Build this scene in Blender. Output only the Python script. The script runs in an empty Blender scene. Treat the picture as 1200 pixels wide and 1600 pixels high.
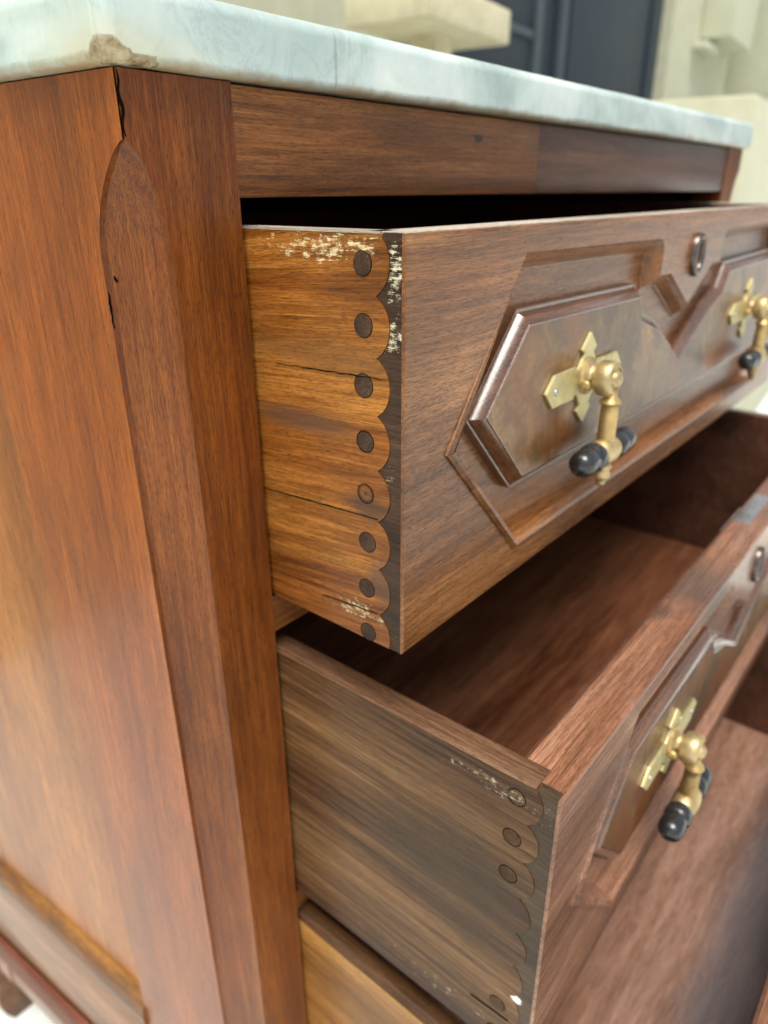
import bpy, bmesh, math, random
from mathutils import Vector, Matrix, noise, Euler

# ------------------------------------------------------------------ camera, world, sun, exposure
random.seed(4)
Z0 = 1.098                     # case top (underside of the marble) above the ground
sc = bpy.context.scene
COL = sc.collection
CAM = (-0.1821, -0.2849, -0.0442 + Z0)
cd = bpy.data.cameras.new('camera'); cam = bpy.data.objects.new('camera', cd); COL.objects.link(cam)
cam.location = CAM
cam.rotation_mode = 'XYZ'
cam.rotation_euler = (1.1461, 0.0050, -0.8820)
cd.sensor_fit = 'VERTICAL'; cd.sensor_height = 36.0
cd.lens = 1111.0 / 1600 * 36.0
cd.clip_start = 0.01; cd.clip_end = 400
cd.dof.use_dof = True
cd.dof.focus_distance = 0.312
cd.dof.aperture_fstop = 7.0
sc.camera = cam

world = bpy.data.worlds.new('World'); sc.world = world; world.use_nodes = True
wn = world.node_tree; wn.nodes.clear()
SUN_EL, SUN_AZ = math.radians(68), math.radians(222)     # azimuth of the sun, from +X towards +Y
sky = wn.nodes.new('ShaderNodeTexSky'); sky.sky_type = 'NISHITA'; sky.sun_disc = False
sky.sun_elevation = SUN_EL; sky.sun_rotation = math.pi/2 - SUN_AZ
sky.air_density = 1.0; sky.dust_density = 4.0; sky.ozone_density = 1.0
hs = wn.nodes.new('ShaderNodeHueSaturation'); hs.inputs['Saturation'].default_value = 0.22
bg = wn.nodes.new('ShaderNodeBackground'); bg.inputs['Strength'].default_value = 0.075
wo = wn.nodes.new('ShaderNodeOutputWorld')
wn.links.new(sky.outputs[0], hs.inputs['Color']); wn.links.new(hs.outputs[0], bg.inputs[0]); wn.links.new(bg.outputs[0], wo.inputs[0])

sd = bpy.data.lights.new('sun', 'SUN'); sun = bpy.data.objects.new('sun', sd); COL.objects.link(sun)
sd.energy = 1.5; sd.angle = math.radians(34); sd.color = (1.0, 0.95, 0.87)
sdir = Vector((math.cos(SUN_AZ)*math.cos(SUN_EL), math.sin(SUN_AZ)*math.cos(SUN_EL), math.sin(SUN_EL)))
sun.rotation_euler = sdir.to_track_quat('Z', 'Y').to_euler()
sun.location = (-2, -3, 4)

sc.view_settings.view_transform = 'Standard'; sc.view_settings.look = 'None'
sc.view_settings.exposure = 1.27; sc.view_settings.gamma = 1.0; sc.view_settings.use_curve_mapping = False

# ------------------------------------------------------------------ material helpers
class NT:
    def __init__(s, name):
        s.m = bpy.data.materials.new(name); s.m.use_nodes = True
        s.t = s.m.node_tree; s.t.nodes.clear()
        s.out = s.n('ShaderNodeOutputMaterial'); s.b = s.n('ShaderNodeBsdfPrincipled')
        s.l(s.b.outputs[0], s.out.inputs[0])
        s.tc = s.n('ShaderNodeTexCoord')
    def n(s, t, **k):
        x = s.t.nodes.new(t)
        for a, v in k.items(): setattr(x, a, v)
        return x
    def l(s, a, b): s.t.links.new(a, b)
    def put(s, v, sock):
        if hasattr(v, 'is_output') or hasattr(v, 'links'): s.l(v, sock)
        else: sock.default_value = v
    def mapping(s, scale=(1,1,1), loc=(0,0,0), rot=(0,0,0), src=None):
        m = s.n('ShaderNodeMapping'); m.inputs['Scale'].default_value = scale
        m.inputs['Location'].default_value = loc; m.inputs['Rotation'].default_value = rot
        s.l(src or s.tc.outputs['Object'], m.inputs[0]); return m.outputs[0]
    def noise(s, vec, scale=1, detail=4, rough=.55, dist=0, out=0):
        x = s.n('ShaderNodeTexNoise'); x.inputs['Scale'].default_value = scale
        x.inputs['Detail'].default_value = detail; x.inputs['Roughness'].default_value = rough
        x.inputs['Distortion'].default_value = dist
        s.l(vec, x.inputs['Vector']); return x.outputs[out]
    def ramp(s, fac, stops, interp='LINEAR'):
        r = s.n('ShaderNodeValToRGB'); r.color_ramp.interpolation = interp
        e = r.color_ramp.elements
        while len(e) < len(stops): e.new(.5)
        for i, (p, c) in enumerate(stops):
            e[i].position = p; e[i].color = (c, c, c, 1) if isinstance(c, (int, float)) else (*c, 1)
        s.l(fac, r.inputs[0]); return r.outputs[0]
    def math(s, op, a, b=0.0, clamp=False):
        m = s.n('ShaderNodeMath', operation=op); m.use_clamp = clamp
        s.put(a, m.inputs[0]); s.put(b, m.inputs[1]); return m.outputs[0]
    def mix(s, fac, a, b, blend='MIX'):
        m = s.n('ShaderNodeMix', data_type='RGBA', blend_type=blend)
        s.put(fac, m.inputs[0])
        s.put((*a, 1) if isinstance(a, tuple) and len(a) == 3 else a, m.inputs[6])
        s.put((*b, 1) if isinstance(b, tuple) and len(b) == 3 else b, m.inputs[7]); return m.outputs[2]
    def blob(s, centre, radii, soft=.5, warp=.35, wscale=60, power=1.0):
        """mask: 1 inside a ragged ellipsoid (object space), 0 outside"""
        w = s.noise(s.mapping((wscale,)*3), 1, 5, .65, 0, 1)
        a = s.n('ShaderNodeVectorMath', operation='SUBTRACT'); s.l(s.tc.outputs['Object'], a.inputs[0]); a.inputs[1].default_value = centre
        d = s.n('ShaderNodeVectorMath', operation='DIVIDE'); s.l(a.outputs[0], d.inputs[0]); d.inputs[1].default_value = radii
        ws = s.n('ShaderNodeVectorMath', operation='SUBTRACT'); s.l(w, ws.inputs[0]); ws.inputs[1].default_value = (.5,.5,.5)
        wm = s.n('ShaderNodeVectorMath', operation='SCALE'); s.l(ws.outputs[0], wm.inputs[0]); wm.inputs['Scale'].default_value = warp*4
        ad = s.n('ShaderNodeVectorMath', operation='ADD'); s.l(d.outputs[0], ad.inputs[0]); s.l(wm.outputs[0], ad.inputs[1])
        ln = s.n('ShaderNodeVectorMath', operation='LENGTH'); s.l(ad.outputs[0], ln.inputs[0])
        mr = s.n('ShaderNodeMapRange'); mr.interpolation_type = 'SMOOTHSTEP'
        s.l(ln.outputs['Value'], mr.inputs[0]); mr.inputs[1].default_value = 1+soft; mr.inputs[2].default_value = max(0.0, 1-soft)
        return mr.outputs[0]

def axis_scale(axis, along, across):
    v = [across]*3; v['xyz'.index(axis)] = along; return tuple(v)

def wood(name, cols, axis='z', seed=0.0, rough=.38, coat=.1, band=1.0, figure=0.0, pore=.6, spots=(), bump=.3, contrast=1.0, tilt=(0,0,0), spec=.28, dirt=0.0):
    """cols: dark, mid, light base colours.  Grain runs along `axis` in object space."""
    w = NT(name)
    o = (seed*3.17, seed*1.73, seed*2.41)
    base = w.mapping((1,1,1), o, tilt)
    # slow warp so that the grain wanders
    warp = w.noise(w.mapping(axis_scale(axis, 3.0, 9), o), 1, 2, .5, 0, 1)
    add = w.n('ShaderNodeVectorMath', operation='MULTIPLY_ADD'); w.l(warp, add.inputs[0]); add.inputs[1].default_value = (.010+figure*.028,)*3; w.l(base, add.inputs[2])
    P = add.outputs[0]
    bands = w.noise(w.mapping(axis_scale(axis, 1.6, 26*band), (0,0,0), (0,0,0), P), 1, 4, .6, .5)
    fine = w.noise(w.mapping(axis_scale(axis, 8, 230*band), (1,2,3), (0,0,0), P), 1, 5, .74, .25)
    fibre = w.noise(w.mapping(axis_scale(axis, 40, 1100), (0,0,0), (0,0,0), P), 1, 3, .75, 0)
    pores = w.noise(w.mapping(axis_scale(axis, 230, 2600), (0,0,0), (0,0,0), P), 1, 1, .5, 0)
    blot = w.noise(w.mapping(axis_scale(axis, 6, 16), o), 1, 3, .6, .4)
    mixv = w.math('ADD', w.math('MULTIPLY', bands, .52), w.math('MULTIPLY', fine, .48))
    spread = .13/contrast
    c = w.ramp(mixv, [(max(.02,.5-spread), cols[0]), (.5, cols[1]), (min(.98,.5+spread), cols[2])])
    f = w.ramp(fibre, [(.32, .52), (.5, 1.0), (.68, 1.40)])
    c = w.mix(.8, c, f, 'MULTIPLY')
    p = w.ramp(pores, [(.36, 1.0), (.46, 0.0)])
    c = w.mix(w.math('MULTIPLY', p, pore*.8), c, tuple(x*.5 for x in cols[0]))
    bl = w.ramp(blot, [(.3, .62), (.5, 1.0), (.72, 1.30)])
    c = w.mix(.8, c, bl, 'MULTIPLY')
    r = w.math('ADD', w.math('MULTIPLY', fibre, .22), rough-.11)
    h = w.math('SUBTRACT', w.math('MULTIPLY', fibre, .6), w.math('MULTIPLY', p, .55))
    if dirt:
        dm = w.ramp(w.noise(w.mapping((28,28,28), (o[1],o[2],o[0])), 1, 6, .7, .5), [(.5, 0.0), (.66, 1.0)])
        c = w.mix(w.math('MULTIPLY', dm, dirt), c, (.045,.035,.028))
    for sp in spots:
        kind, ce, ra, col, amt = sp[:5]
        if kind == 'soft':
            m = w.math('MULTIPLY', w.blob(ce, ra, .6, .3, 45), amt)
            c = w.mix(m, c, col)
        elif kind == 'flake':      # ragged specks following the fibre
            m = w.blob(ce, ra, .75, .35, 70)
            g = w.noise(w.mapping(axis_scale(axis, 120, 900), o), 1, 5, .75, .3)
            g2 = w.noise(w.mapping((260,260,260), o), 1, 4, .7, 0)
            thr = w.math('ADD', w.math('MULTIPLY', m, amt), w.math('ADD', g, w.math('MULTIPLY', g2, .8)))
            k = w.ramp(w.math('SUBTRACT', thr, 1.0), [(.22, 0.0), (.36, 1.0)])
            k = w.math('MULTIPLY', k, w.ramp(m, [(.02, 0.0), (.2, 1.0)]))
            c = w.mix(k, c, col)
            r = w.math('ADD', r, w.math('MULTIPLY', k, .35), True)
            h = w.math('ADD', h, w.math('MULTIPLY', k, .8))
        elif kind == 'nick':
            m = w.blob(ce, ra, .3, .45, 160)
            c = w.mix(w.math('MULTIPLY', m, amt), c, col)
            h = w.math('SUBTRACT', h, w.math('MULTIPLY', m, 3.0))
    w.l(c, w.b.inputs['Base Color']); w.l(r, w.b.inputs['Roughness'])
    w.b.inputs['Coat Weight'].default_value = coat; w.b.inputs['Coat Roughness'].default_value = .17
    w.b.inputs['Specular IOR Level'].default_value = spec
    b = w.n('ShaderNodeBump'); b.inputs['Strength'].default_value = bump; b.inputs['Distance'].default_value = .0006
    w.l(h, b.inputs['Height']); w.l(b.outputs[0], w.b.inputs['Normal'])
    return w.m

def simple(name, col, rough=.5, metal=0.0, vary=.12, scale=60, bump=.1, bdist=.0005, dark=None, coat=0.0, detail=5):
    w = NT(name)
    a = w.noise(w.mapping((scale,)*3), 1, detail, .65, .2)
    f = w.ramp(a, [(.3, 1-vary), (.7, 1+vary)])
    c = w.mix(1.0, col, f, 'MULTIPLY')
    if dark:
        k = w.ramp(w.noise(w.mapping((scale*.45,)*3, (3,1,2)), 1, 6, .7, .4), [(.5, 0.0), (.68, 1.0)])
        c = w.mix(w.math('MULTIPLY', k, dark[1]), c, dark[0])
    w.l(c, w.b.inputs['Base Color'])
    w.l(w.math('ADD', w.math('MULTIPLY', a, .25), rough-.12), w.b.inputs['Roughness'])
    w.b.inputs['Metallic'].default_value = metal; w.b.inputs['Coat Weight'].default_value = coat
    b = w.n('ShaderNodeBump'); b.inputs['Strength'].default_value = bump; b.inputs['Distance'].default_value = bdist
    w.l(a, b.inputs['Height']); w.l(b.outputs[0], w.b.inputs['Normal'])
    return w.m

# ------------------------------------------------------------------ mesh helpers
def tag(o, label=None, cat=None, group=None, kind=None):
    if label: o['label'] = label
    if cat: o['category'] = cat
    if group: o['group'] = group
    if kind: o['kind'] = kind
    return o
def empty(name, loc=(0,0,0), rz=0.0):
    o = bpy.data.objects.new(name, None); COL.objects.link(o); o.location = loc; o.rotation_euler = (0,0,rz)
    o.empty_display_size = .05; return o

class MB:
    def __init__(s): s.v = []; s.f = []
    def add(s, vs, fs):
        k = len(s.v); s.v += [tuple(v) for v in vs]; s.f += [[i+k for i in f] for f in fs]; return s
    def box(s, x0, x1, y0, y1, z0, z1):
        return s.add([(x0,y0,z0),(x1,y0,z0),(x1,y1,z0),(x0,y1,z0),(x0,y0,z1),(x1,y0,z1),(x1,y1,z1),(x0,y1,z1)],
                     [(3,2,1,0),(4,5,6,7),(0,1,5,4),(1,2,6,5),(2,3,7,6),(3,0,4,7)])
    def hexa(s, pts): # 8 corner points in box order
        return s.add(pts, [(3,2,1,0),(4,5,6,7),(0,1,5,4),(1,2,6,5),(2,3,7,6),(3,0,4,7)])
    def prism(s, poly, fa, fb):  # poly 2-D; fa, fb map (a,b)->3-D for the two ends
        n = len(poly); A = [fa(p) for p in poly]; B = [fb(p) for p in poly]
        return s.add(A+B, [list(range(n))[::-1], [n+i for i in range(n)]] + [[i,(i+1)%n,n+(i+1)%n,n+i] for i in range(n)])
    def loft(s, rings, closed=True, caps=True):
        n = len(rings[0]); vs = [p for r in rings for p in r]; fs = []
        for k in range(len(rings)-1):
            for i in range(n if closed else n-1):
                j = (i+1) % n; fs.append([k*n+i, k*n+j, (k+1)*n+j, (k+1)*n+i])
        if caps: fs += [list(range(n))[::-1], [(len(rings)-1)*n+i for i in range(n)]]
        return s.add(vs, fs)
    def lathe(s, prof, centre, axis='z', seg=28):
        """prof: list of (radius, distance along axis)"""
        rings = []
        for r, t in prof:
            ring = []
            for i in range(seg):
                a = 2*math.pi*i/seg; u, w = max(r,1e-5)*math.cos(a), max(r,1e-5)*math.sin(a)
                d = {'x':(t,u,w), 'y':(w,t,u), 'z':(u,w,t)}[axis]
                ring.append((centre[0]+d[0], centre[1]+d[1], centre[2]+d[2]))
            rings.append(ring)
        return s.loft(rings)
    def build(s, name, mat, parent=None, smooth=35, bevel=0, seg=2, wobble=0):
        me = bpy.data.meshes.new(name); me.from_pydata(s.v, [], s.f)
        bm = bmesh.new(); bm.from_mesh(me)
        bmesh.ops.remove_doubles(bm, verts=bm.verts, dist=1e-7)
        bmesh.ops.dissolve_degenerate(bm, edges=bm.edges, dist=1e-7)
        bmesh.ops.recalc_face_normals(bm, faces=bm.faces)
        if bevel:
            es = [e for e in bm.edges if len(e.link_faces) == 2 and e.calc_face_angle(0) > math.radians(28)]
            bmesh.ops.bevel(bm, geom=es, offset=bevel, segments=seg, profile=.6, affect='EDGES', clamp_overlap=True)
        bm.to_mesh(me); bm.free()
        return link(name, me, mat, parent, smooth)
def link(name, me, mat, parent=None, smooth=35):
    me.materials.append(mat)
    me.shade_smooth(); me.set_sharp_from_angle(angle=math.radians(smooth))
    o = bpy.data.objects.new(name, me); COL.objects.link(o)
    if parent: o.parent = parent
    return o

def inset(poly, d):
    """offset a counter-clockwise polygon inwards by d (mitred)"""
    n = len(poly); out = []
    for i in range(n):
        p0, p1, p2 = Vector(poly[i-1]), Vector(poly[i]), Vector(poly[(i+1)%n])
        a = (p1-p0).normalized(); b = (p2-p1).normalized()
        na = Vector((-a.y, a.x)); nb = Vector((-b.y, b.x))
        k = 1 + na.dot(nb); out.append(tuple(p1 + (na+nb)*(d/max(k,.25))))
    return out
def roundpoly(poly, rad, seg=5):
    """round selected corners; rad: dict index->radius"""
    out = []; n = len(poly)
    for i, p in enumerate(poly):
        r = rad.get(i, 0)
        if not r: out.append(p); continue
        p0, p1, p2 = Vector(poly[i-1]), Vector(p), Vector(poly[(i+1)%n])
        a = (p0-p1).normalized()*r; b = (p2-p1).normalized()*r
        for k in range(seg+1):
            t = k/seg; q = (p1+a)*(1-t)**2 + p1*2*t*(1-t) + (p1+b)*t*t; out.append(tuple(q))
    return out

# ------------------------------------------------------------------ materials
WALNUT = ((.085,.030,.012), (.185,.072,.026), (.30,.125,.046))
DRED   = ((.060,.022,.012), (.13,.048,.022), (.21,.082,.036))
M = {}
M['post'] = wood('walnut_post_shaded', ((.070,.014,.0012), (.150,.038,.0040), (.23,.070,.0085)), 'z', 1, .32, .14, 1.1, pore=.7, contrast=.85)  # same walnut as the stile, darkened to paint the front face's weaker light
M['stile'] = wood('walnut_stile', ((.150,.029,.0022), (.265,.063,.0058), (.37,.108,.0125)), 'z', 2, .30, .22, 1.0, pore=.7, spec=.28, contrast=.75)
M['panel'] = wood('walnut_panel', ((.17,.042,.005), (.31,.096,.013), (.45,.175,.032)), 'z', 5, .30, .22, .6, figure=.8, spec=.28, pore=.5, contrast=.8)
M['side_rail'] = wood('walnut_side_rail', ((.13,.050,.020), (.24,.105,.045), (.34,.165,.080)), 'y', 6, .36, .3, 1.1)
M['moulding'] = wood('golden_moulding', ((.075,.024,.005), (.18,.068,.015), (.31,.150,.042)), 'y', 7, .38, .2, 1.5, dirt=.5)
M['red_moulding'] = wood('red_moulding', ((.08,.022,.012), (.14,.040,.020), (.21,.066,.033)), 'y', 8, .5, 0, 1.2, spec=.2)
M['panel_edge'] = wood('walnut_panel_edge', ((.050,.017,.006), (.110,.040,.014), (.18,.072,.027)), 'x', 8.5, .18, 1.0, 1.5, spec=.6)
M['rail'] = wood('walnut_top_rail', ((.066,.020,.004), (.165,.056,.012), (.28,.112,.030)), 'x', 9, .40, .1, 1.3,
      spots=(('nick', (.262,0,-.0135), (.005,.01,.0022), (.02,.016,.012), .9),))
M['rail_dark'] = wood('walnut_patch', ((.055,.023,.013), (.105,.048,.028), (.16,.080,.050)), 'x', 10, .36, .2, 1.2)
M['inside'] = wood('walnut_inside', ((.05,.020,.012), (.10,.040,.022), (.15,.065,.036)), 'x', 11, .5, .1, .8)
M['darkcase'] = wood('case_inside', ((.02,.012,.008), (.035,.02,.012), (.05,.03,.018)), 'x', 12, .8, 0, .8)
M['front'] = wood('walnut_drawer_front', ((.070,.022,.005), (.185,.069,.018), (.31,.135,.044)), 'x', 13, .29, .3, 1.3, spec=.30, figure=1.0, pore=.8)
M['front_low'] = wood('walnut_drawer_front_reddish', ((.075,.030,.016), (.16,.064,.030), (.25,.11,.055)), 'x', 14, .36, .35, 1.5, figure=.6)
M['end1'] = wood('dark_end_grain', ((.020,.009,.005), (.046,.022,.013), (.085,.044,.026)), 'y', 15, .5, 0, 2, pore=.4,
      spots=(('flake', (.0595,-.092,-.074), (.02,.007,.017), (.66,.60,.42), .36), ('flake', (.0595,-.090,-.102), (.02,.005,.009), (.66,.60,.42), .36),
             ('flake', (.0595,-.090,-.168), (.02,.005,.012), (.6,.55,.42), .22), ('flake', (.0595,-.090,-.24), (.02,.009,.03), (.5,.47,.4), .13)))
M['side1'] = wood('golden_drawer_side', ((.085,.021,.002), (.235,.075,.010), (.42,.170,.030)), 'y', 16, .42, .1, 1.1, pore=.6, contrast=1.15, tilt=(0.07,0,0),
      spots=(('soft', (.0595,-.03,-.150), (.02,.035,.006), (.10,.050,.028), .75), ('soft', (.0595,-.075,-.187), (.02,.014,.007), (.05,.030,.022), .75),
             ('soft', (.0595,-.05,-.115), (.02,.06,.007), (.11,.045,.018), .55),
             ('soft', (.0595,-.085,-.225), (.02,.009,.013), (.07,.045,.03), .6),
             ('flake', (.0595,-.056,-.0665), (.02,.034,.0085), (.72,.60,.34), .34), ('flake', (.0595,-.012,-.0665), (.02,.02,.007), (.70,.44,.12), .24),
             ('flake', (.0595,-.066,-.249), (.02,.024,.007), (.70,.58,.34), .30), ('flake', (.0595,-.05,-.165), (.02,.06,.09), (.62,.42,.16), .06)))
M['side2'] = wood('grey_brown_drawer_side', ((.034,.013,.005), (.105,.049,.018), (.20,.106,.044)), 'y', 17, .42, .05, 1.3, pore=.4, contrast=1.1, tilt=(-.02,0,0), spec=.18,
      spots=(('soft', (.0595,-.13,-.40), (.02,.05,.035), (.050,.034,.020), .5), ('flake', (.0595,-.12,-.502), (.02,.08,.010), (.55,.45,.27), .22),
             ('flake', (.0595,-.155,-.318), (.02,.03,.006), (.5,.45,.32), .30), ('flake', (.0595,-.02,-.49), (.02,.03,.02), (.5,.36,.16), .16)))
M['end2'] = wood('grey_end_grain', ((.028,.015,.007), (.060,.036,.018), (.10,.064,.035)), 'y', 18, .48, .0, 2, pore=.4,
      spots=(('flake', (.0595,-.18,-.32), (.02,.012,.02), (.5,.47,.36), .18), ('flake', (.0595,-.178,-.466), (.02,.006,.004), (.85,.85,.82), .6)))
M['top2'] = wood('drawer_edge', ((.060,.027,.013), (.125,.062,.032), (.20,.110,.064)), 'y', 19, .36, .3, 1.6)
M['top3'] = wood('drawer_edge_shaded', ((.035,.015,.006), (.08,.036,.014), (.14,.066,.026)), 'y', 19.5, .42, .2, 1.6)  # darkened: shadow on the bottom drawer's edge put into the colour
M['top1'] = wood('worn_pale_edge', ((.20,.15,.11), (.44,.38,.31), (.62,.57,.50)), 'y', 19.2, .45, .1, 1.6)  # pale tone paints the bright sky highlight along the worn side top
M['top1x'] = wood('worn_pale_front_edge', ((.20,.15,.11), (.44,.38,.31), (.62,.57,.50)), 'x', 19.3, .45, .1, 1.6)  # same painted sky highlight, grain turned for the front board
M['front2'] = wood('walnut_front_edge', ((.085,.032,.014), (.20,.084,.042), (.34,.18,.112)), 'x', 20, .28, .35, 1.3, spec=.4,
      spots=(('soft', (.31,-.175,-.307), (.035,.03,.02), (.05,.045,.042), .6), ('soft', (.255,-.165,-.307), (.012,.012,.02), (.03,.026,.024), .6)))
M['floor2'] = wood('drawer_floor', ((.090,.028,.012), (.19,.072,.034), (.30,.13,.070)), 'x', 21, .34, .25, .5, figure=.7)
M['floor3'] = wood('pale_drawer_floor_sky_sheen', ((.14,.062,.036), (.26,.135,.088), (.38,.22,.16)), 'x', 25, .26, .45, .5, figure=.7, pore=.3, spec=.5,
      spots=(('soft', (.36,-.262,-.765), (.5,.030,.05), (.22,.22,.24), .5),))  # blue-grey band near the drawer front paints in reflected sky
M['side3'] = wood('honey_drawer_side', ((.13,.045,.007), (.29,.120,.022), (.43,.215,.052)), 'y', 22, .42, .1, 1.1)
M['pin'] = wood('dark_pin', ((.020,.010,.006), (.050,.025,.014), (.09,.048,.028)), 'x', 23, .6, 0, 3, pore=.8)
M['pin2'] = wood('grey_pin', ((.034,.016,.007), (.074,.038,.016), (.13,.074,.034)), 'x', 24, .6, 0, 3, pore=.6, spec=.18)
w = NT('joint_shadow'); w.b.inputs['Base Color'].default_value = (.006,.004,.003,1); w.b.inputs['Roughness'].default_value = 1; w.b.inputs['Specular IOR Level'].default_value = 0
M['gap'] = w.m
M['brass'] = simple('aged_brass', (.54,.42,.22), .46, .8, .2, 90, .35, .0003, dark=((.16,.10,.04), .75))
M['brass_plate'] = simple('plate_brass', (.58,.51,.27), .50, .8, .14, 110, .2, .0003, dark=((.28,.22,.09), .55))
M['brass_edge'] = simple('brass_post', (.52,.37,.16), .46, .8, .18, 120, .3, .0003, dark=((.18,.10,.035), .7))
M['ebony'] = simple('ebonised_wood', (.010,.012,.014), .26, 0, .4, 120, .2, .0003, dark=((.035,.040,.045), .5), coat=.4)
M['iron'] = simple('dull_steel', (.46,.46,.47), .34, .9, .2, 80, .2, .0003, dark=((.14,.13,.12), .5))
M['keyring'] = simple('dark_bronze_ring', (.11,.085,.075), .22, .7, .25, 90, .1)
M['stucco'] = simple('cream_stucco', (.50,.50,.37), .85, 0, .09, 9, .6, .004, dark=((.40,.38,.26), .4))
M['trim'] = simple('cream_trim', (.54,.55,.42), .6, 0, .05, 6, .1, .002)
M['stone'] = simple('cream_stone', (.60,.55,.38), .85, 0, .12, 16, .6, .004, dark=((.36,.33,.22), .45))
M['navy'] = simple('navy_paint', (.012,.024,.036), .5, 0, .12, 5, .05, .001)
M['navy_light'] = simple('navy_trim_paint', (.055,.078,.092), .5, 0, .1, 5, .05, .001)
M['concrete'] = simple('pale_concrete', (.66,.70,.68), .85, 0, .08, 5, .4, .003, dark=((.60,.63,.62), .35))

# burl veneer of the raised panels
w = NT('burl_veneer')
P = w.mapping((1,1,1), (.3,.1,.2))
wp = w.noise(w.mapping((14,14,14)), 1, 4, .6, .6, 1)
ad = w.n('ShaderNodeVectorMath', operation='MULTIPLY_ADD'); w.l(wp, ad.inputs[0]); ad.inputs[1].default_value = (.11,.11,.11); w.l(P, ad.inputs[2])
n1 = w.noise(w.mapping((26,26,14), (0,0,0), (0,0,0), ad.outputs[0]), 1, 7, .62, .8)
n2 = w.noise(w.mapping((700,700,260)), 1, 4, .7, .2)
n3 = w.noise(w.mapping((11,11,11), (2.3,1,4)), 1, 4, .6, .6)
c = w.ramp(n1, [(.30, (.022,.009,.004)), (.44, (.080,.038,.013)), (.58, (.16,.085,.030)), (.72, (.30,.16,.050))])
c = w.mix(w.math('MULTIPLY', w.ramp(n3, [(.50, 0.0), (.66, 1.0)]), .65), c, (.17,.045,.008))
c = w.mix(.7, c, w.ramp(n2, [(.3, .66), (.7, 1.3)]), 'MULTIPLY')
w.l(c, w.b.inputs['Base Color']); w.b.inputs['Roughness'].default_value = .34; w.b.inputs['Specular IOR Level'].default_value = .35; w.b.inputs['Coat Weight'].default_value = .15; w.b.inputs['Coat Roughness'].default_value = .2
b = w.n('ShaderNodeBump'); b.inputs['Strength'].default_value = .15; b.inputs['Distance'].default_value = .0004
w.l(n2, b.inputs['Height']); w.l(b.outputs[0], w.b.inputs['Normal'])
M['burl'] = w.m

# marble
w = NT('grey_white_marble')
P = w.mapping((1,1,1))
v1 = w.noise(w.mapping((13,13,20), (1,2,3)), 1, 4, .5, .8)
v2 = w.noise(w.mapping((38,38,24), (4,2,1)), 1, 6, .68, .8)
v3 = w.noise(w.mapping((120,120,95)), 1, 5, .7, .5)
c = w.ramp(v1, [(.30, (.33,.42,.405)), (.46, (.44,.54,.515)), (.60, (.53,.62,.59)), (.78, (.66,.72,.68))])
vein = w.ramp(w.math('ABSOLUTE', w.math('SUBTRACT', v2, .5)), [(.0, 1.0), (.035, 0.0)])
c = w.mix(w.math('MULTIPLY', vein, w.math('MULTIPLY', w.ramp(v1, [(.42, 1.0), (.60, .1)]), .42)), c, (.30,.34,.34))
c = w.mix(.4, c, w.ramp(v3, [(.3, .85), (.7, 1.12)]), 'MULTIPLY')
# old grime along the lower arris and in the broken corner
sep = w.n('ShaderNodeSeparateXYZ'); w.l(w.tc.outputs['Object'], sep.inputs[0])
gz = w.n('ShaderNodeMapRange'); w.l(w.math('ADD', sep.outputs[2], w.math('MULTIPLY', w.math('SUBTRACT', w.noise(w.mapping((60,60,60), (7,7,7)), 1, 5, .7), .5), .012)), gz.inputs[0])
gz.inputs[1].default_value = .0042; gz.inputs[2].default_value = -.0012
halo = w.blob((-.0088,-.0088,0), (.040,.040,.013), .8, .25, 60)
c = w.mix(w.math('MULTIPLY', halo, .55), c, (.52,.45,.26))
c = w.mix(w.math('MULTIPLY', gz.outputs[0], .9), c, (.34,.22,.09))
ca = w.n('ShaderNodeAttribute'); ca.attribute_name = 'chip'; chip = ca.outputs['Fac']
cn = w.noise(w.mapping((150,150,150), (1,5,2)), 1, 6, .75, .3)
c = w.mix(chip, c, w.ramp(cn, [(.34, (.13,.085,.042)), (.47, (.34,.25,.135)), (.62, (.52,.45,.30))]))
crk = w.blob((.117,-.009,.013), (.0012,.02,.012), .7, .8, 70)
c = w.mix(w.math('MULTIPLY', crk, .55), c, (.22,.25,.24))
w.l(c, w.b.inputs['Base Color'])
w.l(w.math('ADD', w.math('MULTIPLY', chip, .5), .30, True), w.b.inputs['Roughness'])
w.b.inputs['Subsurface Weight'].default_value = .12; w.b.inputs['Subsurface Radius'].default_value = (.006,.006,.006); w.b.inputs['Subsurface Scale'].default_value = 1.0
b = w.n('ShaderNodeBump'); b.inputs['Strength'].default_value = .35; b.inputs['Distance'].default_value = .0008
w.l(w.math('ADD', w.math('MULTIPLY', v2, .5), w.math('MULTIPLY', w.math('MULTIPLY', cn, chip), 2.0)), b.inputs['Height']); w.l(b.outputs[0], w.b.inputs['Normal'])
M['marble'] = w.m

# ------------------------------------------------------------------ setting: ground and house
g = MB(); g.add([(-40,-40,0),(40,-40,0),(40,40,0),(-40,40,0)], [(0,1,2,3)])
tag(g.build('ground', M['concrete']), 'pale bluish concrete ground under the dresser', kind='structure')

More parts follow.
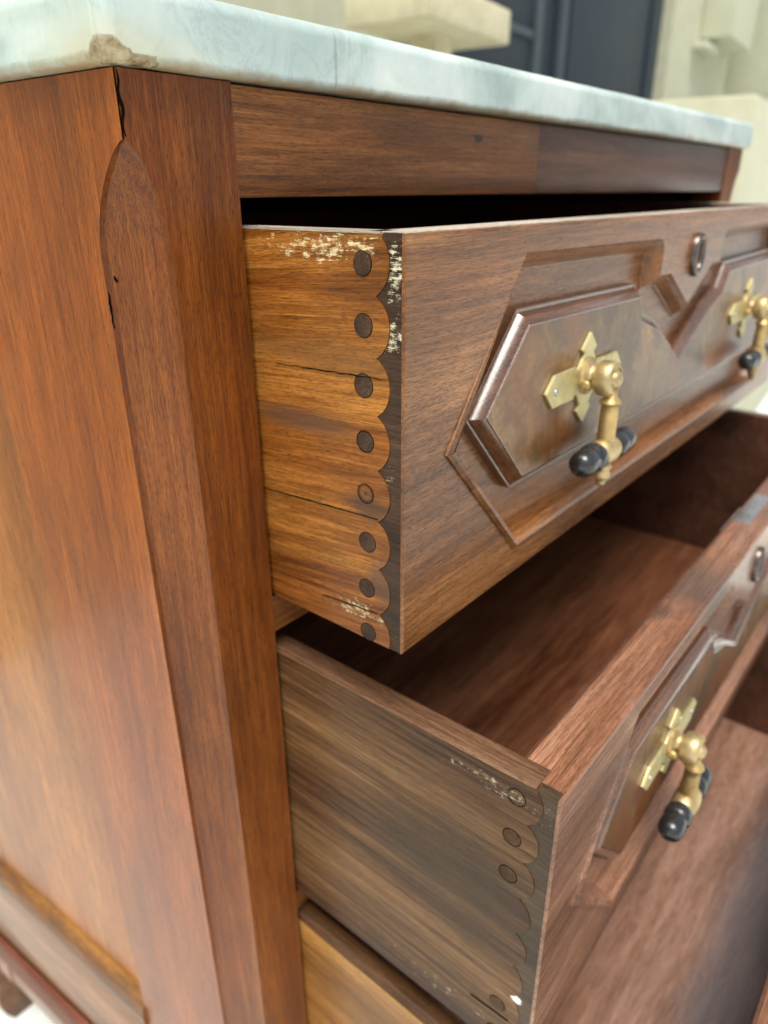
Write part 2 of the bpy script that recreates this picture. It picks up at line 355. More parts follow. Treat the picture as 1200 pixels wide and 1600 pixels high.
HA = math.radians(5.25)
HE = Vector((math.cos(HA), math.sin(HA), 0)); HN = Vector((math.sin(HA), -math.cos(HA), 0))   # along the wall, out of the wall
HP = Vector((5.435, 1.834, 0))
def on_wall(az):       # distance along the wall where a bearing from the photographer's spot meets it
    d = Vector((math.cos(math.radians(az)), math.sin(math.radians(az)), 0))
    c0 = Vector((CAM[0], CAM[1], 0)); t = (HP-c0).dot(HN)/d.dot(HN)
    return (c0+d*t-HP).dot(HE), t
def wbox(mb, s0, s1, o0, o1, z0, z1):
    p = lambda s, o, z: tuple(HP + HE*s + HN*o + Vector((0,0,z)))
    return mb.hexa([p(s0,o1,z0),p(s1,o1,z0),p(s1,o0,z0),p(s0,o0,z0),p(s0,o1,z1),p(s1,o1,z1),p(s1,o0,z1),p(s0,o0,z1)])
sL, _ = on_wall(39); s1, _ = on_wall(27.9); s2, _ = on_wall(26.3); sR, tR = on_wall(20.65)
s3, _ = on_wall(26.9)
house = empty('house_wall', tuple(HP)); house.rotation_euler = (0,0,0)
tag(house, 'cream stucco house wall around the dark door, behind the dresser', 'wall')
def hpart(name, mb, mat, **k):
    o = mb.build(name, mat, house, **k); o.location = -HP; return o
hpart('wall_face', wbox(MB(), -12, sL, -.25, 0, .0, 5), M['stucco'])
hpart('wall_face', wbox(MB(), sR, 6, -.25, 0, .0, 5), M['stucco'])
hpart('lintel', wbox(MB(), sL, sR, -.25, 0, 2.9, 5), M['stucco'])
door = empty('garage_door', tuple(HP)); tag(door, 'dark navy door with horizontal boards behind the marble top', 'door')
def dpart(name, mb, mat, **k):
    o = mb.build(name, mat, door, **k); o.location = -HP; return o
dpart('door_leaf', wbox(MB(), sL+.02, sR-.02, -.22, -.14, 0, 2.88), M['navy'])
zz = .05
while zz < 2.8:
    dpart('board', wbox(MB(), sL+.05, s1-.02, -.14, -.118, zz, zz+.235), M['navy'], bevel=.006)
    dpart('board_lip', wbox(MB(), sL+.05, s1-.02, -.118, -.108, zz+.200, zz+.238), M['navy_light'], bevel=.003)
    zz += .245
dpart('door_stile', wbox(MB(), s1, s1+.07, -.14, -.10, 0, 2.88), M['navy_light'], bevel=.006)
dpart('door_stile', wbox(MB(), s2, s2+.07, -.14, -.10, 0, 2.88), M['navy_light'], bevel=.006)
dpart('door_jamb', wbox(MB(), s2+.09, sR-.22, -.14, -.09, 0, 2.88), M['navy'], bevel=.006)
dpart('door_jamb', wbox(MB(), sR-.20, sR-.005, -.14, -.07, 0, 2.88), M['navy'], bevel=.006)
zc = CAM[2]
# projecting cream boxes at the right of the door
sA, tA = on_wall(18.9); sB, _ = on_wall(17.2)
mb = wbox(MB(), sA, sB-.12, .002, .22, zc+.158*tA*.96, 4.2)
tag(mb.build('service_box', M['trim'], bevel=.01), 'small cream box fixed to the house wall just right of the door', 'box')
mb = wbox(MB(), on_wall(19.3)[0], on_wall(18.4)[0], .002, .10, zc+.143*tA*.97, zc+.150*tA*.97)
tag(mb.build('wall_ledge', M['trim'], bevel=.005), 'short cream ledge on the wall under the small box', 'ledge')
sC, tC = on_wall(17.0)
mb = wbox(MB(), sC+.02, 6, .002, .60, zc+.108*tC*.89, 4.6)
tag(mb.build('wall_bay', M['trim'], bevel=.012), 'large smooth cream bay overhanging the wall at the far right', 'bay')
sD, tD = on_wall(15.4)
c0 = HP + HE*sD + HN*.16
mb = MB().lathe([(.045,0),(.045,zc+.092*tC*.9)], (c0.x,c0.y,0), 'z', 20)
tag(mb.build('drain_pipe', M['trim']), 'thin cream pipe below the overhanging bay', 'pipe')

d_ = Vector((math.cos(math.radians(14.9)), math.sin(math.radians(14.9)), 0)); q_ = Vector((CAM[0], CAM[1], 0)) + d_*2.5
p_ = lambda a, b, z: tuple(q_ + HE*a - HN*b + Vector((0,0,z)))
zt_ = zc + .24
mb = MB().hexa([p_(0,0,0),p_(5.0,0,0),p_(5.0,.4,0),p_(0,.4,0),p_(0,0,zt_),p_(5.0,0,zt_),p_(5.0,.4,zt_),p_(0,.4,zt_)])
tag(mb.build('wall_pier', M['stucco'], bevel=.012), 'cream stucco pier standing right of the dresser, below the bay', 'pier')
# stone pedestal with a slab cap
c0 = Vector((CAM[0]+2.0*math.cos(math.radians(36.2)), CAM[1]+2.0*math.sin(math.radians(36.2)), 0))
A7 = math.radians(7); E1 = Vector((math.cos(A7), math.sin(A7), 0)); E2 = Vector((-math.sin(A7), math.cos(A7), 0))
cen = c0 + E1*.2265 + E2*.125
ped = empty('stone_pedestal', (cen.x, cen.y, 0), A7); tag(ped, 'weathered cream stone pedestal with an overhanging slab cap behind the marble', 'pedestal')
zcap = zc + 2.0*.1865
MB().box(-.2265,.2265,-.125,.125,zcap,zcap+.082).build('cap', M['stone'], ped, bevel=.007, seg=2)
MB().box(-.045,.045,-.04,.04,.10,zcap+.002).build('stem', M['stone'], ped, bevel=.006)
MB().box(-.14,.14,-.10,.10,0,.102).build('base', M['stone'], ped, bevel=.008)

# ------------------------------------------------------------------ dresser case
PW, W, S = .0571, .866, .084
XD = PW + .003
DEP = .50
dres = empty('dresser_case', (0,0,Z0)); tag(dres, 'walnut dresser case with chamfered corner post, all drawers pulled open', 'dresser')
ZB = -.968                       # bottom of the case
FL = -Z0
def sp(y, off, z): return (-S*y - off, y, z)

def cham(z, top, bot):
    """0..1 progress of the stopped chamfer at height z (gothic-arch stop)"""
    L = .046
    t = min((top - z)/L, (z - bot)/L)
    if t <= 0: return 0.0
    if t >= 1: return 1.0
    return math.sin(t*math.pi/2)**.7
def post_rings(mirror):
    zs = [0.0, -.012, -.0245]
    zs += [-.025 - .046*(i/26)**1.8 for i in range(27)]
    zs += [-.10 - i*.04 for i in range(19)] 
    zs += [-.856 - .046*(1-(1-i/12)**1.8) for i in range(13)] + [-.93, ZB]
    rings = []
    for z in zs:
        c = cham(z, -.025, -.902)
        ax, ay = .0155*c+1e-4, .0258*c+1e-4
        e = .0007*min(1, c*3) + 2e-5
        A = Vector((ax, 0)); B = Vector((-S*ay, ay)); u = (B-A).normalized()
        ring = [(ax+e, 0, z), (PW, 0, z), (PW, .034, z), (.022, .034, z), (-S*(ay+e), ay+e, z)]
        nn = Vector((-u.y, u.x)); nn = nn if nn.x + nn.y > 0 else -nn
        k = min(1, c*2.5)
        for q in (B - u*e*1.4 + nn*.0024*k, B - u*e*8 + nn*.0026*k, A + u*e*8 + nn*.0020*k, A + u*e*1.4 + nn*.0013*k): ring.append((q.x, q.y, z))
        if mirror: ring = [(W - p[0], p[1], p[2]) for p in ring]
        rings.append(ring)
    return rings
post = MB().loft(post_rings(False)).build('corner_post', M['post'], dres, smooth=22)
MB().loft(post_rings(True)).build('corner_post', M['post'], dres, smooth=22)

# side stile behind the post, panel, rails, mouldings (left), plain right side
def sprism(mb, y0, y1, prof):
    """prof: closed (off, z) polygon swept between depths y0 and y1 along the splayed side"""
    return mb.prism(prof, lambda p: sp(y0, p[0], p[1]), lambda p: sp(y1, p[0], p[1]))
zs = [r[0][2] for r in post_rings(False)]
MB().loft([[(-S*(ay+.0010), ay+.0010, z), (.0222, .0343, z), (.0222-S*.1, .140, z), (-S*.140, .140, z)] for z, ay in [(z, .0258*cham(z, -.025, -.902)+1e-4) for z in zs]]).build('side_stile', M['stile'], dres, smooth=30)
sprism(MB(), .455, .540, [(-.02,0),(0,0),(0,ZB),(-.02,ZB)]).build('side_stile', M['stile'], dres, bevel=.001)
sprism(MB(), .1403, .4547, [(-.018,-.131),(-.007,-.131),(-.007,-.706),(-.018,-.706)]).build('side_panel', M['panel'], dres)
sprism(MB(), .1403, .4547, [(-.02,0),(-.0008,0),(-.0008,-.118),(-.02,-.118)]).build('side_rail', M['side_rail'], dres, bevel=.001)
sprism(MB(), .1403, .4547, [(-.02,-.1182),(0.002,-.1182),(.004,-.123),(.001,-.130),(-.005,-.135),(-.007,-.141),(-.02,-.141)]).build('panel_moulding', M['red_moulding'], dres, smooth=50)
sprism(MB(), .1403, .4547, [(-.02,-.7063),(-.0066,-.7063),(-.004,-.708),(.0015,-.717),(.004,-.728),(.003,-.739),(-.001,-.7495),(-.02,-.7495)]).build('panel_moulding', M['moulding'], dres, smooth=50)
sprism(MB(), .1403, .4547, [(-.02,-.7497),(-.0012,-.7497),(-.0012,ZB+.002),(-.02,ZB+.002)]).build('side_rail', M['side_rail'], dres, bevel=.001)
sprism(MB(), .036, .539, [(.0006,-.862),(.0025,-.863),(.0055,-.869),(.0065,-.880),(.0062,-.900),(.0045,-.914),(.0006,-.920)]).build('base_moulding', M['red_moulding'], dres, smooth=50)
sprism(MB(), .5405, .5525, [(-.02,0),(0,0),(0,ZB),(-.02,ZB)]).build('back_edge', M['side_rail'], dres)
# right side
MB().box(W-.02, W-.0002, .0345, .54, ZB, 0).build('side_board', M['side_rail'], dres)
# back, bottom, dust boards (dark inside)
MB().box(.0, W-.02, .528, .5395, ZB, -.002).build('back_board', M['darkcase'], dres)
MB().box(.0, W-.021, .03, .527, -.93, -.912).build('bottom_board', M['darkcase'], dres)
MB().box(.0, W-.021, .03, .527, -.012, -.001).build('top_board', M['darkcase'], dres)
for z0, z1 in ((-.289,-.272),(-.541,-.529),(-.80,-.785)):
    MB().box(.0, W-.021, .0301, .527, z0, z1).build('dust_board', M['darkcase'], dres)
# front rails
RH = .0471
MB().box(PW+.0004, .345, .0006, .03, -RH, -.0005).build('top_rail', M['rail'], dres, bevel=.0012)
MB().box(.3452, W-PW-.0004, .0008, .03, -RH, -.0005).build('top_rail', M['rail_dark'], dres, bevel=.0012)
MB().box(PW+.0004, W-PW-.0004, .004, .03, -.2935, -.268).build('drawer_rail', M['rail'], dres, bevel=.0015)
MB().box(PW+.0004, W-PW-.0004, .004, .03, -.547, -.527).build('drawer_rail', M['rail'], dres, bevel=.0015)
MB().box(PW+.0004, W-PW-.0004, .001, .03, ZB, -.785).build('base_rail', M['rail'], dres, bevel=.0015)
# feet
for (y0, y1) in ((.004, .075), (.508, .553)):
    pr = [(-.035,-.9683),(.004,-.9683),(.005,-.985),(.001,-1.002),(.002,-1.018),(.006,-1.038),(.007,-1.065),(.003,-1.082),(-.004,FL),(-.035,FL)]
    sprism(MB(), y0, y1, pr).build('foot', M['moulding'], dres, smooth=50, bevel=.002)
    MB().prism(pr, lambda p: (W+p[0], y0, p[1]), lambda p: (W+p[0], y1, p[1])).build('foot', M['moulding'], dres, smooth=50, bevel=.002)
# the split and old gouges on the arris of the corner post
def sliver(name, pts, wid, parent, mat, push):
    """thin ragged strip following pts, standing a hair proud of the surface along `push`"""
    mb = MB(); rings = []
    for i, p in enumerate(pts):
        t = i/(len(pts)-1); k = wid*(math.sin(math.pi*min(max(t,.04),.96)))**.6*(.7+.6*random.random())
        p = Vector(p); a = Vector(push[0]); nrm = Vector(push[1])
        rings.append([p-a*k, p-a*k*.2+nrm*.0004, p+a*k*.8+nrm*.0003, p+a*k*.5-nrm*.0006])
    mb.loft(rings); return mb.build(name, mat, parent)
sliver('split', [(.0006+.0005*math.sin(i*1.1), -.0002, -.0005-.0235*i/12) for i in range(13)], .0008, dres, M['gap'], ((.9,-.5,0),(-.4,-.9,0)))
sliver('gouge', [(-.0022+.0003*math.sin(i*2), .0262+.0004*math.cos(i*1.7), -.086-.016*i/10) for i in range(11)], .0006, dres, M['gap'], ((-.3,.95,0),(-.95,-.3,0)))
sliver('nail_hole', [(-.0004+.0002*i, .0225-.0002*i, -.0788-.0007*i) for i in range(5)], .0009, dres, M['gap'], ((.5,-.85,0),(-.85,-.5,0)))

# ------------------------------------------------------------------ marble slab
MT, OH = .0277, .0088
CHIP = []
def slab():
    # perimeter (x, y, nx, ny), counter-clockwise seen from above, dense near the chipped corner
    yb = .56; xl = lambda y: -S*y - OH
    per = []
    def seg(a, b, n, nrm):
        for i in range(n):
            t = i/n; per.append((a[0]+(b[0]-a[0])*t, a[1]+(b[1]-a[1])*t, nrm[0], nrm[1]))
    r = .006; rr = .014
    x1 = W+OH; yf = -OH
    # left side from the back to the front
    nl = Vector((-1, -S)).normalized()
    seg((xl(yb), yb), (xl(.06), .06), 10, nl); seg((xl(.06), .06), (xl(.024), .024), 16, nl); seg((xl(.024), .024), (xl(yf+r), yf+r), 44, nl)
    for i in range(14):
        a = math.pi + (math.pi/2)*i/14; per.append((xl(yf)+r+r*math.cos(a), yf+r+r*math.sin(a), math.cos(a), math.sin(a)))
    seg((xl(yf)+r, yf), (.022, yf), 44, (0,-1)); seg((.022, yf), (.06, yf), 16, (0,-1)); seg((.06, yf), (x1-rr, yf), 60, (0,-1))
    for i in range(9):
        a = -math.pi/2 + (math.pi/2)*i/9; per.append((x1-rr+rr*math.cos(a), yf+rr+rr*math.sin(a), math.cos(a), math.sin(a)))
    seg((x1, yf+rr), (x1, yb), 10, (1,0)); seg((x1, yb), (xl(yb), yb), 10, (0,1))
    # profile (inset, z): from under the slab up to the top
    prof = [(.020,0),(.008,0),(.004,.0001),(.0018,.0006),(.0006,.0018),(0,.0034)]
    prof += [(0,.0034+.0185*i/26) for i in range(1,27)]
    prof += [(.0058*(1-math.cos(a)), .0219+.0058*math.sin(a)) for a in [math.pi/2*i/7 for i in range(1,8)]]
    rings = []
    cx, cy = xl(yf), yf
    for x, y, nx, ny in per:
        ring = []
        for d, z in prof:
            px, py, pz = x-nx*d, y-ny*d, z
            # hand-cut unevenness
            e = noise.noise((px*30, py*30, pz*25))*.0005 + noise.noise((px*9, py*9, 3))*.0006
            px += -nx*e; py += -ny*e
            # broken lower corner: two conchoidal bites, one on each side of the arris
            q1 = Vector(((px-cx)/.0135, (py-cy)/.008, (pz+.0015)/.0082)).length
            q2 = Vector(((px-cx)/.0075, (py-cy)/.0125, (pz+.0015)/.0098)).length
            q3 = Vector(((px-cx-.013)/.011, (py-cy)/.01, (pz+.001)/.0045)).length
            q = min(q1, q2, q3) + .13*noise.noise((px*210, py*210, pz*210)) + .06*noise.noise((px*600, py*600, pz*600))
            mk = max(0.0, min(1.0, (1.08-q)/.16))
            if q < 1:
                k = (1-q)**.45*.0075*(1+.25*noise.noise((px*500, py*500, pz*500)))
                px += .72*k; py += .69*k; pz += .0012*(1-q)
            CHIP.append(mk)
            # small bites along the lower arris
            if pz < .004:
                k = max(0, noise.noise((px*95, py*95, 7)) - .28)*.004
                px -= nx*k; py -= ny*k
            if pz > .022: pz += noise.noise((px*40, py*40, 11))*.0003
            ring.append((px, py, pz))
        rings.append(ring)
    n = len(prof); mb = MB()
    vs = [p for r_ in rings for p in r_]; fs = []
    m = len(rings)
    for k in range(m):
        for i in range(n-1): fs.append([k*n+i, ((k+1)%m)*n+i, ((k+1)%m)*n+i+1, k*n+i+1])
    fs.append([k*n for k in range(m)]); fs.append([k*n+n-1 for k in range(m)])
    mb.add(vs, fs); return mb
mbs = slab()
me = bpy.data.meshes.new('marble_slab'); me.from_pydata(mbs.v, [], mbs.f)
at = me.attributes.new('chip', 'FLOAT', 'POINT')
for i, v in enumerate(CHIP): at.data[i].value = v
bm = bmesh.new(); bm.from_mesh(me); bmesh.ops.recalc_face_normals(bm, faces=bm.faces); bm.to_mesh(me); bm.free()
ms = link('marble_slab', me, M['marble'], None, 50); ms.location = (0,0,Z0+.0006)
tag(ms, 'grey white marble top slab with a chipped lower front corner', 'marble top')

# ------------------------------------------------------------------ drawers
XC = W/2
def front_outline():
    """opening of the sunk field in the drawer front: (x, z) relative to the top of the drawer, whole outline counter-clockwise"""
    half = [(XC,-.0690),(.383,-.0415),(.3615,-.0415),(.3615,-.0160),(.1615,-.0135),(.0928,-.1040),(.1690,-.1860)]
    return half + [(2*XC-x, z) for x, z in half[:0:-1]]
def panel_outline():
    half = [(XC,-.1055),(.377,-.0745),(.343,-.0635),(.3305,-.0445),(.1665,-.0425),(.1195,-.0940),(.1710,-.1480)]
    return half + [(2*XC-x, z) for x, z in half[:0:-1]]
def ccw(poly):
    a = sum(poly[i-1][0]*poly[i][1]-poly[i][0]*poly[i-1][1] for i in range(len(poly)))
    return poly if a > 0 else poly[::-1]

def fill_between(bm, outer, inner, y):
    vo = [bm.verts.new((x, y, z)) for x, z in outer]; es = [bm.edges.new((vo[i-1], vo[i])) for i in range(len(vo))]
    vi = []
    if inner:
        vi = [bm.verts.new((x, y, z)) for x, z in inner]; es += [bm.edges.new((vi[i-1], vi[i])) for i in range(len(vi))]
    bmesh.ops.triangle_fill(bm, use_beauty=True, use_dissolve=False, edges=es, normal=(0,-1,0))
    return vo, vi
def bridge(bm, a, b):
    n = len(a)
    for i in range(n): 
        j = (i+1) % n; bm.faces.new((a[i], a[j], b[j], b[i]))
def finish(bm, name, mat, parent, smooth=35):
    bmesh.ops.remove_doubles(bm, verts=bm.verts, dist=1e-6); bmesh.ops.recalc_face_normals(bm, faces=bm.faces)
    me = bpy.data.meshes.new(name); bm.to_mesh(me); bm.free(); return link(name, me, mat, parent, smooth)

SP = .0268                        # spacing of the round pins
def scallops(zt, zb, first, yf, seg=9):
    """(y, z) line of the cove joint from top to bottom; yf = front face"""
    yp, yc = yf+.0086, yf+.0162; r = .01572; pts = []
    z = zt; k = 0
    c = first
    while c - SP/2 > zb - SP:
        for i in range(seg+1):
            dz = SP/2 - SP*i/seg
            zz = c + dz
            if zz > zt + 1e-6 or zz < zb - 1e-6: continue
            yy = (yp + r) - math.sqrt(max(r*r - dz*dz, 0))
            pts.append((yy, zz))
        c -= SP
    if pts[0][1] < zt - 1e-5: pts.insert(0, (pts[0][0], zt))
    else: pts[0] = (pts[0][0], zt)
    if pts[-1][1] > zb + 1e-5: pts.append((pts[-1][0], zb))
    return pts

def make_drawer(name, label, zt, zb, d, depth, ft, st, mats, first, yaw=0.0, pins=True, lock=0.0, top_round=.001, floor_z=None, seed=0):
    rt = empty(name, (XD, 0, Z0), yaw); tag(rt, label, 'drawer', 'drawers pulled out of the dresser')
    yf = -d; yi = yf + ft; R = W - XD
    off = Vector((-XD, 0, 0))
    def put(o): 
        o.location = off; return o
    # ---- front board: face with the sunk field, sides, back
    bm = bmesh.new()
    op = ccw([(x, z+zt) for x, z in front_outline()])
    zr = .0018
    op = roundpoly(op, {i: .012 for i in range(len(op)) if abs(op[i][1]-(zt-.016)) < .002 and (abs(op[i][0]-.3615) < .001 or abs(op[i][0]-(2*XC-.3615)) < .001)}, 4)
    x0, x1 = XD+.0062, R-.0005
    outer = [(XD+zr*.4, zb+zr), (R-zr, zb+zr), (R-zr, zt-zr), (XD+zr*.4, zt-zr)]
    prof = [(0,0),(.0003,.0005),(.0026,.0022),(.0054,.0050),(.0074,.0080),(.0086,.0102),(.0096,.0106),(.0100,.0118)]
    vo, vi = fill_between(bm, outer, op, yf)
    prev = vi; src = op
    roll = [-.0014,-.0026,-.0016,.0014,.0054,.0102,.0118]          # rounded roll along the lower edge, plain slope elsewhere
    for (dd, dp), dr in zip(prof[1:], roll):
        lp = inset(op, dd); cur = [bm.verts.new((x, yf+(dr if op[i][1] < zt-.09 else dp), z)) for i, (x, z) in enumerate(lp)]
        bridge(bm, prev, cur); prev = cur
    fl = inset(op, prof[-1][0])
    es = [bm.edges.get((prev[i-1], prev[i])) for i in range(len(prev))]
    bmesh.ops.triangle_fill(bm, use_beauty=True, use_dissolve=False, edges=es, normal=(0,-1,0))
    # outer rounding and body
    rings = [vo]
    for k, (e, yy) in enumerate(((zr*.3, yf+zr*.35), (0.0, yf+zr))):
        q = [(XD+e*.4, zb+e), (R-e, zb+e), (R-e, zt-e), (XD+e*.4, zt-e)]
        cur = [bm.verts.new((x, yy, z)) for x, z in q]; bridge(bm, rings[-1], cur); rings.append(cur)
    q = [(XD+.0060, zb), (R, zb), (R, zt), (XD+.0060, zt)]
    cur = [bm.verts.new((x, yi, z)) for x, z in q]
    mid = [bm.verts.new((x, yf+zr, z)) for x, z in q]
    for i in range(4): bm.faces.new((mid[i], mid[(i+1)%4], cur[(i+1)%4], cur[i]))
    bm.faces.new((rings[-1][0], rings[-1][3], mid[3], mid[0]))
    bm.faces.new(cur)
    fr = put(finish(bm, 'drawer_front', mats['front'], rt, 24))
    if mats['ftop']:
        put(MB().box(XD+.0012, R-.0012, yf+.0016, yi-.0006, zt-.001, zt+.0004).build('front_top_edge', mats['ftop'], rt, bevel=.0003))  # thin pale cap that carries the painted highlight of the top drawer
    # ---- end of the front with the coves cut in it
    sc_l = scallops(zt, zb, first, yf)
    G = mats.get('gapw', .0004)
    for xs, sgn, mt in ((XD, 1, mats['end']), (R, -1, mats['end'])):
        poly = [(yf+zr, zt), (yf+zr, zb)] + [(y-G, z) for y, z in sc_l[::-1]]
        o = put(MB().prism(poly, lambda p: (xs+sgn*.0004, p[0], p[1]), lambda p: (xs+sgn*.0059, p[0], p[1])).build('front_end_grain', mt, rt, smooth=20))
    # ---- sides
    yb = depth - d
    zs_t = zt - .0008
    for xs, sgn in ((XD, 1), (R, -1)):
        poly = [(y, min(z, zs_t)) for y, z in sc_l] + [(yb, zb+.002), (yb, zs_t)]
        o = put(MB().prism(poly, lambda p: (xs, p[0], p[1]), lambda p: (xs+sgn*st, p[0], p[1])).build('drawer_side', mats['side'] if sgn > 0 else mats['inside'], rt, smooth=20, bevel=0))
        # top edge as its own surface; top drawer paints a highlight, bottom drawer shade
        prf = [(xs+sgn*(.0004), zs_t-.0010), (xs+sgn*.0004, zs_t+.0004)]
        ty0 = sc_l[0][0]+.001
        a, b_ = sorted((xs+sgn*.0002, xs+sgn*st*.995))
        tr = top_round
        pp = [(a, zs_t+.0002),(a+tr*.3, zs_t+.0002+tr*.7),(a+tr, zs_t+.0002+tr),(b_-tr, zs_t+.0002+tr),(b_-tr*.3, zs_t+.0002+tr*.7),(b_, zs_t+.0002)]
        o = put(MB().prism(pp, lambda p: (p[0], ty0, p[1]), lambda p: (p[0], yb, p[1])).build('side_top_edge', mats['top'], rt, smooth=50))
        if pins:
            n = 0; z = first
            while z > zb + .002:
                r = .0053
                pm = mats['pin']
                if n in mats.get('lost', ()):
                    z -= SP; n += 1; continue
                cz = max(z, zb+.004) + random.uniform(-.0005,.0005); cy = yf+.0233+random.uniform(-.0006,.0006)
                r *= random.uniform(.93, 1.04); hh = random.uniform(-.0003, .0005)
                pin = put(MB().lathe([(r, sgn*.004), (r, -sgn*(hh+.0001)), (r*.92, -sgn*(hh+.0003)), (r*.5, -sgn*(hh+.0002)), (0, -sgn*(hh+.0003))], (xs, cy, cz), 'x', 22).build('joint_pin', pm, rt))
                MB().lathe([(r+.00035, sgn*.001), (r+.00035, -sgn*.00010), (r-.0001, -sgn*.00010), (r-.0001, sgn*.001)], (xs, cy, cz), 'x', 22).build('pin_gap', M['gap'], pin)
                z -= SP; n += 1
    # ---- back and floor
    fz = floor_z if floor_z else zb+.014
    put(MB().box(XD+st+.0003, R-st-.0003, yb-.014, yb, zb+.003, zs_t-.004).build('drawer_back', mats['inside'], rt, bevel=.001))
    put(MB().box(XD+st+.0002, R-st-.0002, yi+.0002, yb-.0142, fz-.008, fz).build('drawer_bottom', mats['floor'], rt))
    put(MB().box(XD+.0065, R-.0065, yi+.0001, yi+.0022, zb+.003, zt-.0012).build('front_lining', mats['inside'], rt))
    # ---- raised panel
    pn = ccw([(x, z+zt) for x, z in panel_outline()])
    bm = bmesh.new()
    base = yf + .0117
    prof = [(0, .0), (0, .0050), (.0005, .0055), (.0013, .0055), (.0016, .0048), (.0022, .0048), (.0027, .0060), (.0042, .0086), (.0060, .0104), (.0078, .0113), (.0083, .0120), (.0090, .0120)]
    prev = None
    for dd, hh in prof:
        cur = [bm.verts.new((x, base-hh, z)) for x, z in inset(pn, dd)]
        if prev: bridge(bm, prev, cur)
        prev = cur
    o = put(finish_open(bm, prev, 'panel_moulding', mats['mould'], fr)); o.location = (0,0,0)
    bm = bmesh.new()
    flat = inset(pn, prof[-1][0]-.0008)
    ytop = base - .0118
    top = [bm.verts.new((x, ytop, z)) for x, z in flat]; bot = [bm.verts.new((x, ytop+.006, z)) for x, z in flat]
    es = [bm.edges.new((top[i-1], top[i])) for i in range(len(top))]
    bmesh.ops.triangle_fill(bm, use_beauty=True, use_dissolve=False, edges=es, normal=(0,-1,0))
    bridge(bm, top, bot)
    o = finish(bm, 'raised_panel', mats['panel'], fr)
    # ---- key escutcheon
    ez = zt - .0318; ex = XC + .002
    segs = 32; rings = []
    for dr, hh in ((-.0026, -.0003), (-.0024,.0030), (-.0010,.0042), (.0010,.0042), (.0024,.0028), (.0026,-.0002)):
        rings.append([(ex+(.0104+dr)*math.cos(2*math.pi*i/segs), yf-hh, ez+(.0138+dr)*math.sin(2*math.pi*i/segs)) for i in range(segs)])
    MB().loft(rings, True, False).build('key_escutcheon', M['keyring'], fr, smooth=60)
    kb = MB().lathe([(.0025,.0),(.0025,-.0006),(0,-.0006)], (ex, yf, ez+.003), 'y', 14)
    kb.prism([(-.0014,-.010),(.0014,-.010),(.0010,.002),(-.0010,.002)], lambda p: (ex+p[0], yf+.0001, ez+p[1]), lambda p: (ex+p[0], yf-.00065, ez+p[1]))
    kb.build('keyhole', M['gap'], fr)
    # ---- lock on the inner face, its plate let into the top edge
    if lock: put(MB().box(XC-.038+lock, XC+.038+lock, yi-.0135, yi+.0006, zt-.004, zt+.0004).build('lock_plate', M['iron'], rt, bevel=.0008))
    if lock: put(MB().box(XC-.032+lock, XC+.032+lock, yi+.0025, yi+.010, zt-.062, zt-.014).build('lock_box', M['iron'], rt, bevel=.0015))
    # ---- two pulls
    for px in (.2475, 2*XC-.2475):
        make_pull(rt, off, px, ytop-.0002, zt-.0945)
    return rt
def finish_open(bm, prev, name, mat, parent):
    bmesh.ops.recalc_face_normals(bm, faces=bm.faces)
    # make sure the band faces outwards (towards -y)
    if sum(f.normal.y*f.calc_area() for f in bm.faces) > 0: bmesh.ops.reverse_faces(bm, faces=bm.faces)
    me = bpy.data.meshes.new(name); bm.to_mesh(me); bm.free(); return link(name, me, mat, parent, 26)

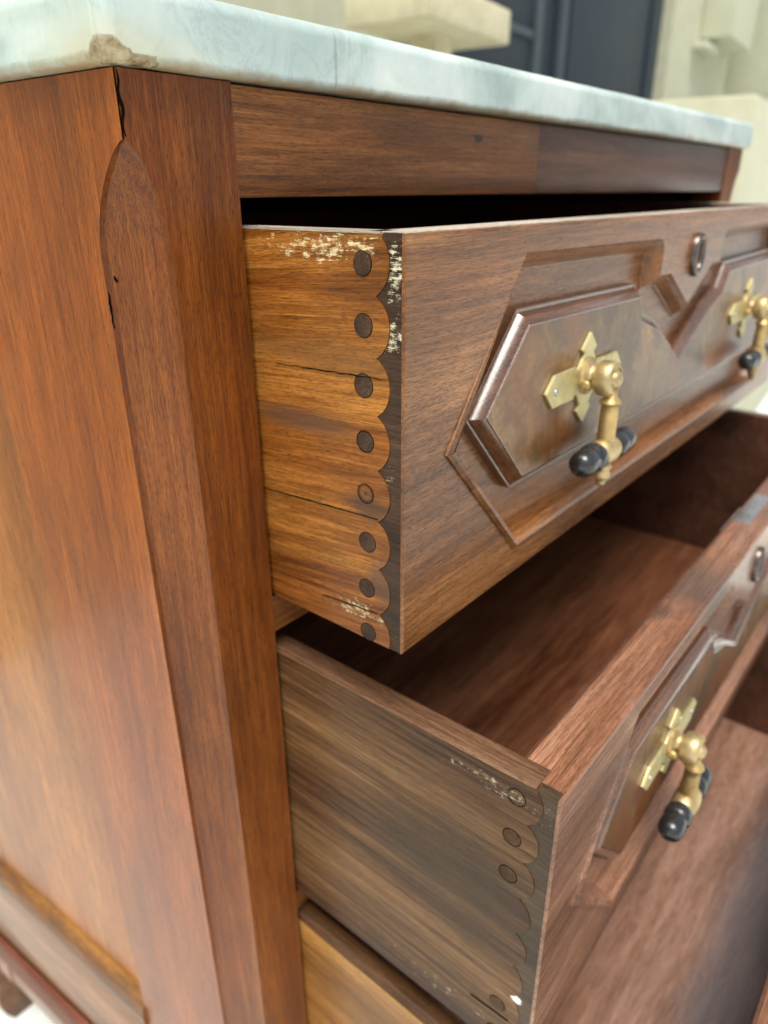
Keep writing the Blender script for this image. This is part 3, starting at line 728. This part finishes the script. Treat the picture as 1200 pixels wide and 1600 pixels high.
def crack(rt, pts, wid):
    o = sliver('crack', pts, wid, rt, M['gap'], ((0,.05,1),(-1,0,0))); o.location = (-XD,0,0)
def make_pull(rt, off, px, y, pz):
    half = [(0,.0295),(-.0105,.0195),(-.0066,.0165),(-.0120,.0095),(-.0152,.0078),(-.0165,.0103),(-.045,.0103),(-.0550,.0005)]
    left = half + [(x,-z) for x, z in half[-2::-1]]
    poly = left + [(-x, z) for x, z in left[-2:0:-1]]
    t = .0020
    pl = MB().prism(poly, lambda p: (px+p[0], y-t, pz+p[1]), lambda p: (px+p[0], y+.0002, pz+p[1])).build('pull_backplate', M['brass_plate'], rt, smooth=25, bevel=.0004, seg=1)
    pl.location = off
    for s in (-1, 1):
        MB().lathe([(.0021,0),(.0020,-.0006),(.0012,-.0011),(0,-.0012)], (px+s*.0425, y-t, pz-.0005), 'y', 14).build('nail', M['iron'], pl, smooth=60)
    # rosette, neck and knuckle
    MB().lathe([(.0118,0),(.0120,-.0012),(.0105,-.0026),(.0078,-.0034),(.0066,-.0055),(.0070,-.0068),(.0098,-.0078),(.0112,-.0098),(.0114,-.0150),(.0108,-.0182),(.0088,-.0196),(.0080,-.0197),(.0078,-.0186),(.0058,-.0188),(.0050,-.0210),(.0028,-.0226),(0,-.0230)],
               (px, y-t+.0001, pz+.002), 'y', 32).build('pull_knuckle', M['brass'], pl, smooth=50)
    MB().lathe([(.0020,-.0030),(.0030,-.0024),(.0032,.0),(0,.0010)], (px-.0092, y-t-.0042, pz-.0020), 'x', 16).build('knuckle_screw', M['brass_edge'], pl, smooth=60)
    yb = y-.0190
    # hanging post with collar
    z = pz
    b = MB().lathe([(.0030,-.004),(.0042,-.0095),(.0062,-.0112),(.0070,-.0128),(.0062,-.0142),(.0054,-.0150),(.0056,-.0200),(.0058,-.0380),(.0058,-.0400)], (px+.001, yb, z), 'z', 28)
    b.build('pull_post', M['brass_edge'], pl, smooth=50)
    zt_ = z - .0455
    MB().lathe([(.0030,-.0125),(.0066,-.0122),(.0082,-.0104),(.0092,-.004),(.0094,.002),(.0090,.006),(.0080,.0104),(.0066,.0122),(.0030,.0125)], (px+.001, yb, zt_), 'x', 28).build('pull_sleeve', M['brass'], pl, smooth=50)
    for s in (-1, 1):
        pr = [(.003,.0120),(.0084,.0122),(.0092,.0140),(.0094,.0190),(.0090,.0205),(.0082,.0216),(.0080,.0226),(.0084,.0240),(.0087,.0270),(.0086,.0320),(.0078,.0355),(.0056,.0382),(.0026,.0394),(0,.0396)]
        MB().lathe([(r, s*t_) for r, t_ in pr], (px+.001, yb, zt_), 'x', 28).build('pull_grip', M['ebony'], pl, smooth=60)
    MB().lathe([(.0030,-.006),(.0056,-.0088),(.0062,-.0108),(.0050,-.0128),(.0046,-.0136),(.0056,-.0152),(.0058,-.0170),(.0044,-.0192),(.0032,-.0202),(.0034,-.0216),(.0024,-.0240),(0,-.0250)], (px+.001, yb, zt_), 'z', 24).build('pull_finial', M['brass'], pl, smooth=60)

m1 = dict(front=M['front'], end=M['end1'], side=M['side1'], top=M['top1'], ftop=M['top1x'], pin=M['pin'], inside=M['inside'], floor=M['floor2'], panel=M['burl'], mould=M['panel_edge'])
m2 = dict(m1, gapw=.00012, lost=(3, 4, 5), ftop=None, top=M['top2'], front=M['front2'], end=M['end2'], side=M['side2'], pin=M['pin2'])
m3 = dict(m2, lost=(), top=M['top3'], side=M['side3'], floor=M['floor3'])
d1 = make_drawer('drawer', 'top drawer with golden side, dark round pins and scalloped joint', -.0600, -.2650, .0966, .47, .0225, .0145, m1, -.0724, 0.001)
d2 = make_drawer('drawer', 'middle drawer with grey brown side, pulled out further than the top one', -.3066, -.5200, .1909, .47, .0265, .0160, m2, -.3185, 0.006, top_round=.0012, lock=.045)
d3 = make_drawer('drawer', 'bottom drawer with honey coloured side, pulled out furthest', -.5550, -.7800, .3140, .47, .0245, .0160, m3, -.567, 0.0, top_round=.0045, lock=.001)
def crackline(a, b, n, wob, f=1.0):
    return [(XD-.0002, a[0]+(b[0]-a[0])*i/n, a[1]+(b[1]-a[1])*i/n + wob*math.sin(i*1.3*f)+wob*.6*random.uniform(-1,1)) for i in range(n+1)]
crack(d1, crackline((-.0146,-.1236), (-.0873,-.1212), 30, .00018), .00032)
crack(d1, crackline((.004,-.1960), (-.0806,-.1916), 34, .00010), .00042)
crack(d1, crackline((-.0398,-.2496), (-.0799,-.2461), 18, .00012), .00034)
crack(d2, crackline((-.150,-.4900), (-.176,-.4880), 10, .0002), .0003)
